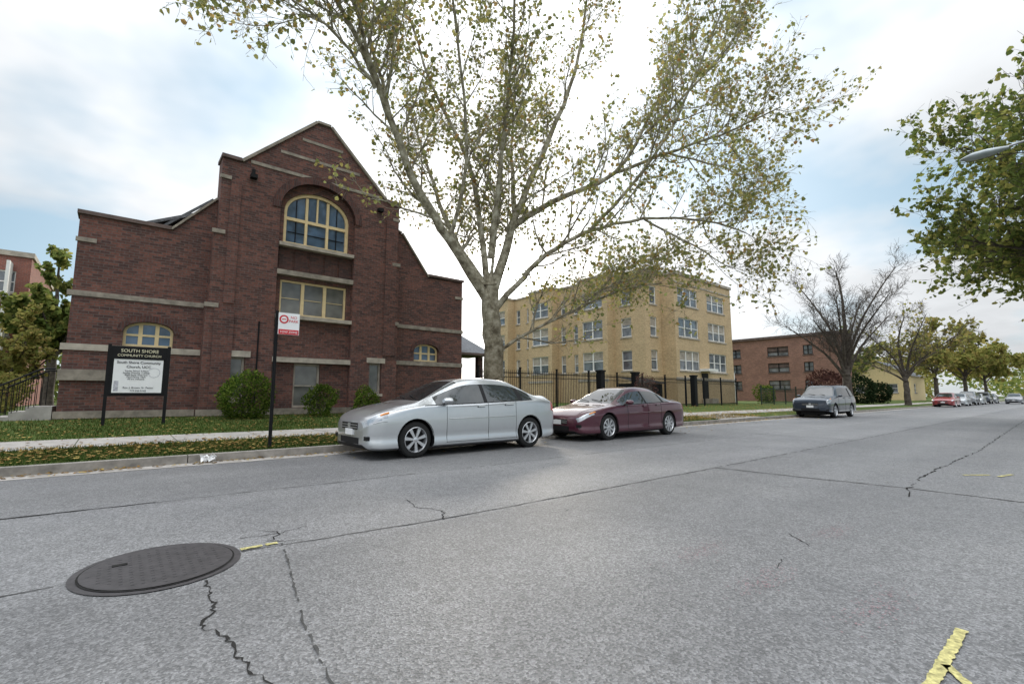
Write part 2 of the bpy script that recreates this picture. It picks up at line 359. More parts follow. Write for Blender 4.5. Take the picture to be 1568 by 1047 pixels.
tr.ringY(arch(XC,1.34,7.7,7.75,1.12),arch(XC,1.60,7.7,7.75,1.38),17.36,17.58,5)
for wx in (.63,10.1): tr.ringY(arch(wx,.6,3.0,3.05,.28,10),arch(wx,.76,3.0,3.05,.48,10),17.765,17.9,5)
for k in range(5): tr.box(4.02+k*.53,4.06+k*.53+.42,17.56,17.62,5.56,6.32,6)
def shrink(o_,w):
    xc,ww,z0,zs,r=o_;return arch(xc,ww-w,z0+w,zs,r-w)
A0=arch(XC,1.17,6.5,7.72,.86);tr.ringY(A0+[],shrink((XC,1.17,6.5,7.72,.86),.11),17.68,17.80,2,closed=True)
tr.prismY(shrink((XC,1.17,6.5,7.72,.86),.1),17.76,17.78,3)
for xx in (4.92,5.68): tr.box(xx-.045,xx+.045,17.69,17.79,6.6,8.38,2)
tr.box(4.24,6.36,17.695,17.785,7.42,7.53,2)
tr.box(XC-.03,XC+.03,17.70,17.78,7.5,8.5,2)
for xx in (4.57,6.03): tr.box(xx-.012,xx+.012,17.72,17.77,6.6,8.25,7)
tr.box(4.3,6.3,17.72,17.77,6.99,7.01,7)
def rectwin(x0,x1,z0,z1,yf,nv,mi_g=4,fw=.07,mi_f=2):
    tr.box(x0,x1,yf,yf+.08,z0,z0+fw,mi_f);tr.box(x0,x1,yf,yf+.08,z1-fw,z1,mi_f)
    tr.box(x0,x0+fw,yf+.002,yf+.078,z0+fw,z1-fw,mi_f);tr.box(x1-fw,x1,yf+.002,yf+.078,z0+fw,z1-fw,mi_f)
    for k in range(1,nv): xx=x0+(x1-x0)*k/nv;tr.box(xx-fw*.8,xx+fw*.8,yf+.003,yf+.077,z0+fw,z1-fw,mi_f)
    tr.box(x0+fw,x1-fw,yf+.05,yf+.06,z0+fw,z1-fw,mi_g)
rectwin(4.13,6.47,3.95,5.2,17.68,3);rectwin(4.72,5.62,.72,2.25,17.68,1,mi_f=0)
rectwin(2.64,3.16,1.0,2.38,17.55,1,mi_f=0);rectwin(7.4,7.9,1.2,2.38,17.55,1,mi_f=0)
for k in range(3): tr.box(4.2+k*.78,4.2+k*.78+.6,17.705,17.728,4.55,4.57,2)
tr.box(4.74,5.6,17.66,17.70,1.45,1.5,0)
for wx in (.63,10.1):
    tr.ringY(arch(wx,.6,2.58,3.05,.28,10),arch(wx,.53,2.65,3.05,.21,10),17.95,18.03,2,closed=True)
    tr.prismY(arch(wx,.535,2.64,3.05,.215,10),17.99,18.0,3)
    for xx in (wx-.2,wx+.2): tr.box(xx-.05,xx+.05,17.955,18.02,2.6,3.27,2)
    tr.box(wx-.55,wx+.55,17.96,18.02,2.9,2.96,2)
tr.box(2.95,3.15,17.2,17.4,8.45,8.58,7);tr.box(7.5,7.7,17.2,17.4,8.45,8.58,7);tr.box(3.0,3.1,17.36,17.4,8.59,8.8,7)
tr.tube([(3.5,17.38,.6),(3.5,17.38,3.2),(3.5,17.38,3.6)],.025,6,7)
tr.box(-1.1,11.8,18.3,34,.3,5.9,6);tr.prismY([(2.6,5.9),(2.6,8.2),(5.3,10.9),(8.0,8.2),(8.0,5.9)],18.05,34,6)
def rslab(x0,z0,x1,z1,t=.1,ya=18.15): tr.prismY([(x0,z0),(x1,z1),(x1,z1+t),(x0,z0+t)],ya,34.3,8)
rslab(2.45,8.1,5.3,10.95);rslab(8.15,8.1,5.3,10.95);rslab(-.9,5.9,2.6,7.6,ya=18.4);rslab(11.6,5.9,8.0,7.6,ya=18.4)
slope(.45,6.2,2.1,7.78,.07,18.41,18.5,8)
tr.obj('trim_and_windows',[M_stone,M_cope,M_cream,M_glassB,M_glassG,M_soldier,M_churchD,M_black,M_roof,M_stoned,M_church],CH)
pc=MB();pc.box(12.0,14.2,21.2,23.5,.5,3.2,0)
for xx in (12.1,14.0): pc.box(xx,xx+.28,19.4,19.68,.5,3.1,0)
pc.prismY([(11.9,3.15),(14.6,3.15),(13.2,3.35),(11.9,3.35)],19.3,21.2,2)
pc.face([(11.8,19.1,3.25),(14.7,19.1,3.25),(14.7,22.5,4.7),(11.8,22.5,4.7)],1);pc.face([(14.7,19.1,3.25),(14.7,22.5,4.7),(14.7,22.5,3.25)],2)
pc.face([(11.8,19.1,3.14),(14.7,19.1,3.14),(14.7,19.1,3.25),(11.8,19.1,3.25)],2)
pc.obj('side_porch',[M_churchD,M_roof,M_cope],CH)
st=MB()
for k in range(3): st.box(-2.4+.3*k,-1.3,17.75,19.3,.45+.13*k,.45+.13*(k+1)-.002)
st.obj('entry_steps',[M_conc],CH)
rl=MB();rl.tube([(-2.35,17.75,1.35),(-1.55,17.75,1.85),(-1.3,17.75,1.85)],.022,6);rl.tube([(-2.35,19.2,1.35),(-1.55,19.2,1.85),(-1.3,19.2,1.85)],.022,6)
for k in range(9):
    xx=-2.35+k*.1;rl.tube([(xx,17.75,.55+.04*k),(xx,17.75,1.35+.0625*k)],.009,4);rl.tube([(xx,19.2,.55+.04*k),(xx,19.2,1.35+.0625*k)],.009,4)
rl.obj('stair_rail',[M_black],CH)

# ------------------------------------------------------------------ buildings with windows
def wall(mb,org,du,W,Z0,Z1,ops,inward,wm=0,fm=1,gm=2,sill=3,dep=.14):
    us=sorted({0,W}|{round(q,4) for o_ in ops for q in o_[:2]});zs=sorted({Z0,Z1}|{round(q,4) for o_ in ops for q in o_[2:4]})
    P=lambda u,d,z:(org[0]+du[0]*u+inward[0]*d,org[1]+du[1]*u+inward[1]*d,z)
    for i in range(len(us)-1):
        for j in range(len(zs)-1):
            uc=(us[i]+us[i+1])/2;zc=(zs[j]+zs[j+1])/2
            if any(o_[0]<uc<o_[1] and o_[2]<zc<o_[3] for o_ in ops): continue
            mb.face([P(us[i],0,zs[j]),P(us[i+1],0,zs[j]),P(us[i+1],0,zs[j+1]),P(us[i],0,zs[j+1])],wm)
    def pbox(u0,u1,d0,d1,z0,z1,mi): mb.hexa([P(u,d,z) for z in (z0,z1) for d in (d0,d1) for u in (u0,u1)],mi)
    for o_ in ops:
        u0,u1,z0,z1,nv=o_
        for a,b in (((u0,z0),(u1,z0)),((u1,z0),(u1,z1)),((u1,z1),(u0,z1)),((u0,z1),(u0,z0))):
            mb.face([P(a[0],0,a[1]),P(b[0],0,b[1]),P(b[0],dep,b[1]),P(a[0],dep,a[1])],wm)
        f=.07;mb.face([P(u0,dep*.95,z0),P(u1,dep*.95,z0),P(u1,dep*.95,z1),P(u0,dep*.95,z1)],gm)
        pbox(u0,u1,dep*.5,dep*.9,z0,z0+f,fm);pbox(u0,u1,dep*.5,dep*.9,z1-f,z1,fm)
        for k in range(nv+1):
            c=u0+(u1-u0)*k/nv;a=max(u0,c-f*.8);b=min(u1,c+f*.8);pbox(a,b,dep*.48,dep*.88,z0,z1,fm)
        zc=(z0+z1)/2;pbox(u0,u1,dep*.6,dep*.86,zc-.03,zc+.03,fm)
        if gm==2 and random.random()<.55:
            bz=z1-f-(z1-z0)*random.uniform(.15,.6);mb.face([P(u0,dep*.93,bz),P(u1,dep*.93,bz),P(u1,dep*.93,z1),P(u0,dep*.93,z1)],sill)
        pbox(u0-.08,u1+.08,-.06,.05,z0-.12,z0-.003,sill)
AP=empty('yellow_apartment_building')
ab=MB()
rows=[(3.15,4.75),(5.85,7.4),(8.45,9.9)]
X0,X1,Y0,Y1,ZT=31.3,43.2,20.0,39.5,10.9
def rowops(cols): return [(a,b,z0,z1,n) for (a,b,n) in cols for (z0,z1) in rows]
wall(ab,(33.6,Y0),(1,0),X1-33.6,.4,ZT,rowops([(.5,3.6,3),(5.2,8.3,3)]),(0,1))
wall(ab,(X0,Y0+1.2),(1,0),33.6-X0,.4,ZT+.1,rowops([(.7,1.6,1)]),(0,1));ab.face([(33.6,Y0,.4),(33.6,Y0+1.2,.4),(33.6,Y0+1.2,ZT),(33.6,Y0,ZT)])
y=Y0+1.2
segs=[(3.0,0,[(.7,1.7,1)]),(3.2,1,[(.5,2.7,2)]),(3.2,0,[(.3,.9,1),(1.9,2.7,1)]),(3.2,1,[(.5,2.7,2)]),(3.2,0,[(.3,.9,1),(1.9,2.7,1)]),(3.0,1,[(.5,2.5,2)])]
for L_,out,cols in segs:
    xx=X0-(.9 if out else 0)
    wall(ab,(xx,y+L_),(0,-1),L_,.4,ZT+.1,rowops(cols),(1,0))
    if out:
        ab.face([(xx,y,.4),(X0,y,.4),(X0,y,ZT+.1),(xx,y,ZT+.1)]);ab.face([(xx,y+L_,.4),(X0,y+L_,.4),(X0,y+L_,ZT+.1),(xx,y+L_,ZT+.1)])
        ab.box(xx-.1,X0-.09,y-.1,y+L_+.1,ZT+.1,ZT+.3,3)
        ab.box(xx-.04,xx-.003,y-.04,y+L_+.04,2.3,2.5,3)
    y+=L_
ab.box(X0-.08,33.49,Y0+1.12,Y1+.6,ZT+.1,ZT+.28,3);ab.box(33.5,X1+.1,Y0-.1,Y1+.6,ZT+.003,ZT+.24,3);ab.box(33.5,X1+.06,Y0-.06,Y0-.003,2.35,2.6,3);ab.box(33.55,X1+.06,Y0-.05,Y0-.003,10.2,10.32,3)
ab.box(X0+.3,X1-.1,Y0+1.5,Y1+.5,.4,ZT-.1,0);ab.face([(X1,Y0,.4),(X1,Y1,.4),(X1,Y1,ZT),(X1,Y0,ZT)])
ab.box(37.3,38.3,Y0-.9,Y0-.05,.4,.9,3);ab.box(37.4,38.4,Y0-.04,Y0+.04,.9,3.0,4);ab.box(37.1,38.7,Y0-.8,Y0-.01,3.15,3.35,1)
ab.box(43.2,45.5,Y0+1,Y0+6,.4,3.3,1)
ab.obj('apartment_walls',[M_yel,M_white,M_glassA,M_stone,M_dark],AP)
BR=empty('brown_brick_building')
bb=MB();r2=[(1.9,3.0),(4.0,5.1),(6.0,7.1)]
wall(bb,(62,31),(0,-1),14,.4,8.15,[(a,b,z0,z1,2) for a,b in ((2,3.3),(6.6,9),(10.6,11.6)) for z0,z1 in r2],(1,0))
wall(bb,(62,17),(1,0),5,.4,8.15,[(a,a+1.6,z0,z1,2) for a in (1.5,) for z0,z1 in r2],(0,1));bb.box(61.8,67.2,16.8,31,8.15,8.45,3);bb.box(62.3,66.9,17.3,31,.4,8.1)
bb.obj('walls',[M_brown,M_dark,M_glassA,M_cope],BR)
RB=empty('red_brick_apartment_building')
rb=MB();r3=[(1.8,3.3),(4.6,6.1),(7.2,8.5)]
wall(rb,(-22,40),(1,0),17.5,.4,9.4,[(a,a+1.3,z0,z1,1) for a in (1,4,7,10,13,15.6) for z0,z1 in r3],(0,1));rb.face([(-4.5,40,.4),(-4.5,52,.4),(-4.5,52,9.4),(-4.5,40,9.4)]);rb.box(-22.1,-4.4,39.9,52,9.4,9.7,3)
rb.box(-5.4,-5.25,38.9,39.99,.4,8.9,1);rb.box(-9,-5.41,38.8,39.98,3.8,3.95,1);rb.box(-9,-5.41,38.8,39.98,6.6,6.75,1)
rb.obj('walls',[M_redb,M_white,M_glassA,M_stone],RB)
HS=empty('beige_house')
hb=MB();wall(hb,(92,24),(0,-1),8,.4,4.2,[(1,2.2,1.6,3,1),(5,6.4,1.6,3,1)],(1,0));wall(hb,(92,16),(1,0),10,.4,4.2,[(2,3.5,1.6,3,1)],(0,1))
hb.face([(91.6,15.7,4.1),(102,15.7,4.1),(102,20,6.6),(91.6,20,6.6)],3);hb.face([(91.6,24.3,4.1),(102,24.3,4.1),(102,20,6.6),(91.6,20,6.6)],3);hb.face([(92,16,4.2),(92,24,4.2),(92,20,6.5)],0)
hb.obj('house_walls',[M_cream,M_white,M_glassA,M_roof],HS)
def fence(name,x0,x1,y,z0,z1,sp=.12,mat=M_black):
    E=empty(name);mb=MB();x=x0
    while x<x1: mb.box(x-.009,x+.009,y-.009,y+.009,z0,z1);x+=sp
    mb.box(x0,x1,y-.02,y-.0095,z1-.15,z1-.11);mb.box(x0,x1,y-.02,y-.0095,z0+.12,z0+.16);mb.box(x0,x1,y-.02,y-.0095,z1-.34,z1-.31)
    x=x0
    while x<=x1+.1: mb.box(x-.035,x+.035,y-.035,y+.035,z0-.1,z1+.1);mb.box(x-.05,x+.05,y-.05,y+.05,z1+.1,z1+.14);x+=2.4
    mb.obj('bars',[mat],E)
fence('iron_fence',11.9,36,16.5,.45,2.3)
fence('low_iron_fence',39,60,16.0,.45,1.8,.2,simple('green_black_metal',(.02,.035,.025),.5))
gp=MB();E=empty('gate_posts')
for x in (19.9,23.0,29.5): gp.box(x-.16,x+.16,16.2,16.52,.4,2.4,0);gp.box(x-.2,x+.2,16.16,16.56,2.4,2.5,0)
gp.obj('posts',[M_black],E)
SH=empty('dark_shed');s=MB();s.box(24.6,27.4,17.4,18.8,.45,1.9);s.face([(24.4,17.2,1.95),(27.6,17.2,1.95),(27.6,18.9,2.35),(24.4,18.9,2.35)]);s.face([(24.4,17.2,1.9),(27.6,17.2,1.9),(27.6,17.2,1.95),(24.4,17.2,1.95)])
for k in range(8): s.box(24.65+k*.34,24.68+k*.34,17.37,17.399,.5,1.88)
s.obj('shed_walls',[M_dark],SH)

# ------------------------------------------------------------------ signs
BD=empty('church_notice_board')
b=MB()
b.box(-.24,-.17,15.46,15.54,.35,2.42,0);b.box(.97,1.04,15.46,15.54,.35,2.42,0)
b.box(-.17,.97,15.47,15.53,1.12,2.38,0);b.box(-.10,.90,15.455,15.469,1.2,2.05,1)
b.box(-.13,.93,15.44,15.466,2.052,2.09,0);b.box(-.07,.02,15.452,15.4545,1.24,1.5,2);b.box(-.14,.94,15.45,15.468,1.145,1.185,0)
b.lathe([(.125,-.003),(.125,.0),(.118,-.003)],(.72,15.453,1.72),24,2)
b.obj('board',[M_black,M_signw,simple('board_photo',(.45,.45,.5),.5,var=.5,scale=18)],BD)
text('SOUTH SHORE',.115,(.4,15.463,2.23),M_gold,BD,'header_text');text('COMMUNITY CHURCH',.085,(.4,15.463,2.12),M_gold,BD,'header_text_lower')
text('South Shore Community',.088,(.4,15.45,1.94),M_ink,BD,'name_text',bold=.001);text('Church, UCC',.088,(.4,15.45,1.83),M_ink,BD,'name_text_lower',bold=.001)
text('Sunday School 9:30am\nSunday Worship 11:00am\nBible Study Wed 7pm\nFood Pantry 10am\nAll are welcome',.052,(.36,15.45,1.74),M_ink,BD,'service_text')
text('Rev. J. Brown, Sr. Pastor',.062,(.42,15.45,1.31),M_ink,BD,'pastor_text');text('773.555.0142',.06,(.42,15.45,1.23),M_ink,BD,'phone_text')
SG=empty('parking_sign')
s=MB();s.box(2.28,2.34,9.93,9.955,.1,2.78,0);s.box(2.3,2.32,9.92,9.929,.1,2.78,0)
s.box(2.33,2.72,9.905,9.915,2.32,2.75,1);s.box(2.34,2.71,9.9,9.9045,2.325,2.42,2)
s.lathe([(.085,-.003),(.085,0)],(2.43,9.903,2.62),20,2);s.lathe([(.085,-.003),(.055,-.0035)],(2.43,9.902,2.62),20,2);s.lathe([(.056,-.0034),(0.0,-.0034)],(2.43,9.902,2.62),20,1)
s.box(2.39,2.47,9.893,9.896,2.612,2.628,2)
s.obj('sign_post',[M_black,M_signw,M_signr],SG)
text('TOW ZONE',.06,(2.525,9.899,2.35),M_signw,SG,'tow_text');text('NO\nPARK',.075,(2.61,9.903,2.64),M_signr,SG,'no_text')
lt=MB()
for k in range(16):
    a=random.uniform(0,6.28);r=random.uniform(.02,.11);p=Vector((1.27+r*math.cos(a),9.5+r*.7*math.sin(a),.03+random.uniform(0,.1)))
    q=[p+Vector((random.uniform(-.07,.07),random.uniform(-.06,.06),random.uniform(-.05,.07))) for _ in range(4)]
    lt.face([(v.x,v.y,max(.02,v.z)) for v in q])
lt.obj('litter_bag',[M_signw])
SL=empty('street_lamp')
s=MB();s.tube([(18,-2.8,0),(18,-2.8,4),(18,-2.8,8.0)],[.11,.09,.07],10)
s.tube([(18,-2.8,7.3),(18,-1.8,7.75),(18,-.5,7.9),(18,.75,7.8)],[.045,.04,.035,.03],8)
s.obj('pole',[M_grey],SL)
s=MB();n=12
secs=[(.6,.05,.05),(.75,.09,.08),(1.0,.15,.12),(1.3,.17,.12),(1.5,.1,.06),(1.58,.03,.03)]
for yy,w,h in secs:
    for k in range(n):
        a=2*math.pi*k/n;s.v.append((18+w*math.cos(a),yy,7.78+h*math.sin(a)*(1 if math.sin(a)>0 else .7)))
for j in range(len(secs)-1):
    for k in range(n): k2=(k+1)%n;s.f.append((j*n+k,j*n+k2,(j+1)*n+k2,(j+1)*n+k));s.m.append(0 )
s.obj('lamp_head',[simple('lamp_housing',(.33,.36,.38),.4,metal=.3)],SL,True)

# ------------------------------------------------------------------ cars
def herm(a,b,c,d,t,ten=.42):
    m1=(c-a)*ten;m2=(d-b)*ten;t2=t*t;t3=t2*t
    return b*(2*t3-3*t2+1)+m1*(t3-2*t2+t)+c*(-2*t3+3*t2)+m2*(t3-t2)
class Car:
    def __init__(s,name,X,Yn,paint,st,wheels,R,W,sub=(6,4),kind='sedan',gz=0,nsp=7):
        s.X=X;s.W=W/2;s.Yc=Yn+W/2;s.E=empty(name);s.gz=gz
        rowsP=[]
        for (x,zt,yt,zb,yb,ym,zbot) in st:
            zm=.62 if zb>.72 else zb-.12
            rowsP.append([Vector(p) for p in ((x,0,zt),(x,.55*yt,zt-.008),(x,yt,zt-.05 if zt-zb>.2 else zt-.02),(x,yb,zb),(x,ym*.985,zb-.07),(x,ym,max(zm,zbot+.15)),(x,ym*.985,max(.38,zbot+.06)),(x,ym*.93,zbot),(x,0,zbot))])
        s.P=rowsP;ns=len(st)-1;nt=8;ss,ts=sub;s.ns=ns
        mb=MB();SN=ns*ss+1;TN=nt*ts+1
        grid=[[s.ev(i/ss,j/ts) for j in range(TN)] for i in range(SN)]
        full=2*(TN-1)
        for i in range(SN):
            ring=grid[i]+[Vector((p.x,-p.y,p.z)) for p in grid[i][-2:0:-1]]
            for p in ring: mb.v.append((s.X+p.x,s.Yc+p.y,p.z+gz))
        for i in range(SN-1):
            for j in range(full):
                j2=(j+1)%full
                jj=j if j<TN-1 else full-1-j
                mb.f.append((i*full+j,i*full+j2,(i+1)*full+j2,(i+1)*full+j))
                mb.m.append(s.mfn((i+.5)/ss,(jj+.5)/ts,kind))
        mb.f.append(tuple(range(full)));mb.m.append(0)
        mb.f.append(tuple((SN-1)*full+k for k in reversed(range(full))));mb.m.append(0)
        mats=[paint,M_cglass,M_dark,M_lamp,M_redl,M_orange]
        body=mb.obj('body',mats,s.E)
        for wx in wheels:
            for sd in (-1,1):
                c=MB();c.lathe([(0,-.5),(R+.05,-.5),(R+.05,.5),(0,.5)],(X+wx,s.Yc+sd*(s.W+.22),R+.01+gz),28,2)
                boolean(body,c.obj('c',mats))
        body.data.polygons.foreach_set('use_smooth',[True]*len(body.data.polygons));body.data.set_sharp_from_angle(angle=math.radians(38))
        wm=MB()
        for wx in wheels:
            for sd in (-1,1):
                c=(X+wx,s.Yc+sd*(s.W-.125),R+gz);w=.21
                wm.lathe([(.66*R,sd*.5*w),(.78*R,sd*.52*w),(.93*R,sd*.48*w),(R,sd*.36*w),(R,-sd*.36*w),(.93*R,-sd*.5*w),(.6*R,-sd*.5*w)],c,32,0)
                wm.lathe([(.71*R,sd*.50*w),(.68*R,sd*.53*w),(.64*R,sd*.44*w),(.62*R,sd*.1*w),(.6*R,-sd*.3*w)],c,32,1)
                wm.lathe([(.62*R,sd*.05*w),(0,sd*.05*w)],c,24,2)
                wm.lathe([(.16*R,sd*.1*w),(.16*R,sd*.42*w),(.1*R,sd*.46*w),(0,sd*.46*w)],c,14,1)
                for k in range(nsp):
                    a=2*math.pi*k/nsp+.3;ca,sa=math.cos(a),math.sin(a)
                    q=[]
                    for (r_,hw) in ((.12*R,.055*R),(.66*R,.10*R)):
                        for e in (-1,1):
                            for d in (.28*w,.44*w): q.append((c[0]+r_*ca-e*hw*sa,c[1]+sd*d,c[2]+r_*sa+e*hw*ca))
                    wm.hexa(q,1)
        wm.obj('wheels',[M_rubber,M_alloy,M_dark],s.E,True,35)
        s.detail(kind,wheels,R,st,paint)
    def ev(s,u,t):
        i=min(int(u),s.ns-1);f=u-i;j=min(int(t),7);g_=t-j
        def row(k):
            k=max(0,min(s.ns,k));r=s.P[k]
            def pt(q):
                if q<0: v=r[1];return Vector((v.x,-v.y,v.z))
                if q>8: v=r[7];return Vector((v.x,-v.y,v.z))
                return r[q]
            ten=.42
            if j in (2,) : ten=.25
            a,b,c,d=pt(j-1),pt(j),pt(j+1),pt(j+2)
            if j==7: d=Vector((c.x,-b.y,c.z))
            return Vector([herm(a[q],b[q],c[q],d[q],g_,ten) for q in range(3)])
        a,b,c,d=row(i-1),row(i),row(i+1),row(i+2)
        return Vector([herm(a[q],b[q],c[q],d[q],f,.38) for q in range(3)])
    def mfn(s,u,t,kind):
        if kind=='suv':
            if 4.08<u<4.95 and t<1.9: return 1
            if 2.2<t<3 and 4.3<u<8.0: return 2 if (5.75<u<5.9 or 6.9<u<7.1 or u>7.85) else 1
        else:
            if 4.05<u<4.97 and t<1.9: return 1
            if 7.05<u<7.9 and t<1.8: return 1
            if 2.2<t<3 and 4.25<u<7.75: return 2 if (5.85<u<6.05 or 7.15<u<7.28) else (0 if u>7.6 else 1)
        if .5<u<2.35 and 3.0<t<4.5 and t<4.75-.25*(u-.5): return 3
        if u>s.ns-1.9 and 3.0<t<4.6 and u<s.ns-.3: return 4
        if t>7.0: return 2
        return 0
    def W3(s,u,t,sd=-1,off=.004):
        p=s.ev(u,t);y=(p.y+off)*sd;return (s.X+p.x,s.Yc+y,p.z+s.gz)
    def detail(s,kind,wheels,R,st,paint):
        mb=MB()
        for sd in (-1,1):
            for u in ((4.55,6.0,7.0) if kind!='suv' else (4.5,5.83,7.0)):
                mb.tube([s.W3(u+ (0.0),3+k*.4,sd,.001) for k in range(0,10)],.0045,4,0)
            mb.tube([s.W3(4.55+k*.1,6.55,sd,.001) for k in range(0,26)],.004,4,0)
            mb.tube([s.W3(4.05+k*.125,3.02,sd,.004) for k in range(0,30)],.009,4,0)
            mb.tube([s.W3(4.6+k*.118,4.75,sd,.003) for k in range(0,21)],.007,4,2 if kind=='sedan' else 0)
            mb.tube([s.W3(2.9+k*.1,7.0,sd,-.01) for k in range(0,48)],.02,5,0)
            for u in (5.55,6.6):
                a=s.W3(u,4.0,sd,.022);b_=s.W3(u+.26,4.0,sd,.022);mb.tube([a,b_],.015,6,2)
                a=s.W3(u-.02,4.05,sd,.002);b_=s.W3(u+.28,4.05,sd,.002);mb.tube([a,b_],.012,6,0)
            for wx in wheels:
                rr=R+.055;cz=R+.01;P=[]
                for k in range(17):
                    an=math.radians(8+164*k/16);P.append((s.X+wx+rr*math.cos(an),s.Yc+sd*(s.W-.028),cz+rr*math.sin(an)+s.gz))
                mb.tube(P,.012,5,2)
            m=s.W3(4.5,3.0,sd,.0);mx,my,mz=m
            i0=len(mb.v)
            secs=[(-.09,.5),(-.05,.9),(.02,1),(.07,.95)]
            for dx,sc in secs:
                for k in range(10):
                    an=2*math.pi*k/10;mb.v.append((mx+dx,my+sd*(.13+.10*sc*math.cos(an)),mz+.07+.065*sc*math.sin(an)))
            for j in range(3):
                for k in range(10): k2=(k+1)%10;mb.f.append((i0+j*10+k,i0+j*10+k2,i0+(j+1)*10+k2,i0+(j+1)*10+k));mb.m.append(2)
            mb.f.append(tuple(i0+30+k for k in range(10)));mb.m.append(1);mb.f.append(tuple(i0+k for k in range(10)));mb.m.append(2)
            mb.tube([(mx,my-.02*sd,mz+.02),(mx,my+sd*.08,mz+.05)],.02,5,2)
            mb.tube([s.W3(1.9,3.45,sd,.0),s.W3(2.15,3.4,sd,.0),s.W3(2.4,3.35,sd,.0)],.018,6,4)
            p=s.W3(.7,6.0,sd,-.01);mb.box(p[0]-.03,p[0]+.05,p[1]-.06,p[1]+.06,p[2]-.035,p[2]+.035,0)
            mb.tube([s.W3(1.5+k*.125,2.1,sd,.0) for k in range(0,20)],.004,4,0)
            mb.tube([s.W3(1.3+k*.1,4.7,sd,.0) for k in range(0,11)],.003,4,0)
        x0,zt,yt,zb,yb,ym,zbot=st[0]
        X=s.X;Y=s.Yc;g=s.gz
        mb.box(X-.012,X+.05,Y-.36,Y+.36,zb-.12+g,zb+.0+g,0)
        for k in range(2): mb.box(X-.02,X+.04,Y-.36,Y+.36,zb-.09+.045*k+g,zb-.078+.045*k+g,3)
        mb.box(X-.022,X+.04,Y-.05,Y+.05,zb-.10+g,zb-.01+g,3)
        mb.box(X-.01,X+.06,Y-.42,Y+.42,zbot+.0+g,zbot+.11+g,0)
        mb.box(X-.025,X+.02,Y-.16,Y+.16,zbot+.15+g,zbot+.26+g,5)
        L_=st[-1][0];mb.box(X+L_-.02,X+L_+.02,Y-.16,Y+.16,.72+g,.83+g,5)
        mb.box(X+.3,X+L_-.3,Y-.55,Y+.55,.17+g,.3+g,0)
        for yy in (-.35,.1):
            a=s.ev(4.12,abs(yy)*2);mb.tube([(X+a.x,Y+yy,a.z+.02+g),(X+a.x+.12,Y+yy+.45,a.z+.075+g)],.008,4,0)
        mb.obj('details',[M_dark,M_cglass,paint,M_alloy,M_orange,M_signw],s.E,True,40)
def sedan(L,H,ym=.88):
    k=L/4.57;h=H/1.5
    b=[(.0,.68,.40,.64,.50,.60,.27),(.06,.76,.52,.71,.66,.75,.20),(.24,.86,.60,.81,.78,.855,.17),(.62,.955,.64,.88,.83,.88,.17),(1.06,1.04,.66,.94,.84,.885,.17),
       (1.95,1.43,.55,.97,.85,.89,.17),(2.55,1.5,.56,.99,.85,.89,.17),(3.3,1.45,.54,1.02,.84,.885,.17),(4.02,1.17,.58,1.05,.80,.87,.18),(4.36,1.14,.58,1.03,.77,.84,.20),(4.50,1.08,.54,.97,.72,.80,.24),(4.57,.88,.48,.82,.66,.74,.30)]
    return [(x*k,zt*h,yt*ym/.88,zb*h,yb*ym/.88,m*ym/.88,z0) for x,zt,yt,zb,yb,m,z0 in b]
def maro():
    return [(.0,.58,.45,.54,.55,.62,.26),(.07,.65,.55,.60,.72,.78,.2),(.32,.76,.62,.71,.82,.87,.17),(.8,.85,.66,.79,.86,.905,.17),(1.3,.93,.68,.86,.87,.915,.17),
       (2.15,1.31,.54,.90,.87,.92,.17),(2.7,1.38,.56,.92,.87,.92,.17),(3.35,1.34,.54,.94,.86,.915,.17),(4.05,1.06,.60,.95,.83,.90,.18),(4.5,1.02,.60,.93,.79,.87,.2),(4.68,.96,.56,.87,.73,.82,.24),(4.75,.78,.5,.73,.66,.75,.3)]
def suv():
    return [(.0,.80,.55,.76,.66,.72,.38),(.05,.94,.62,.90,.76,.82,.34),(.25,1.02,.68,.97,.81,.87,.3),(.65,1.07,.70,1.02,.82,.885,.3),(1.1,1.12,.72,1.05,.83,.89,.3),
      (1.75,1.62,.62,1.07,.85,.895,.3),(2.6,1.7,.64,1.09,.85,.895,.3),(3.5,1.69,.64,1.1,.85,.895,.3),(4.15,1.64,.62,1.1,.84,.89,.3),(4.38,1.1,.68,1.04,.82,.87,.32),(4.45,.85,.68,.8,.76,.82,.38)]
Car('silver_sedan',3.36,7.8,M_silver,sedan(4.55,1.5,ym=.885),(.9,3.7),.325,1.77)
Car('maroon_sedan',8.72,7.72,M_maroon,maro(),(1.0,3.76),.325,1.83,nsp=9)
Car('dark_blue_suv',27.3,7.95,M_navy,suv(),(.9,3.55),.36,1.79,kind='suv',nsp=5)
for i,(x,p,nm,fn) in enumerate([(64,M_red,'red_parked_car',sedan(4.5,1.45)),(72,M_silver,'silver_parked_car',sedan(4.5,1.45)),(79,M_grey,'grey_parked_car',suv()),(86,M_silver,'silver_parked_car',sedan(4.5,1.45)),(94,M_navy,'dark_parked_car',suv()),(102,M_grey,'grey_parked_car',sedan(4.6,1.5))]):
    Car(nm,x,7.9,p,fn,(.95,3.6),.33,1.78,sub=(3,3),kind='suv' if len(fn)==11 else 'sedan')
Car('grey_distant_car',96,4.9,M_grey,sedan(4.6,1.5),(.95,3.6),.33,1.78,sub=(3,3))
Car('dark_parked_car',-11,29,M_navy,sedan(4.6,1.45),(.95,3.6),.33,1.78,sub=(3,3),gz=.5)

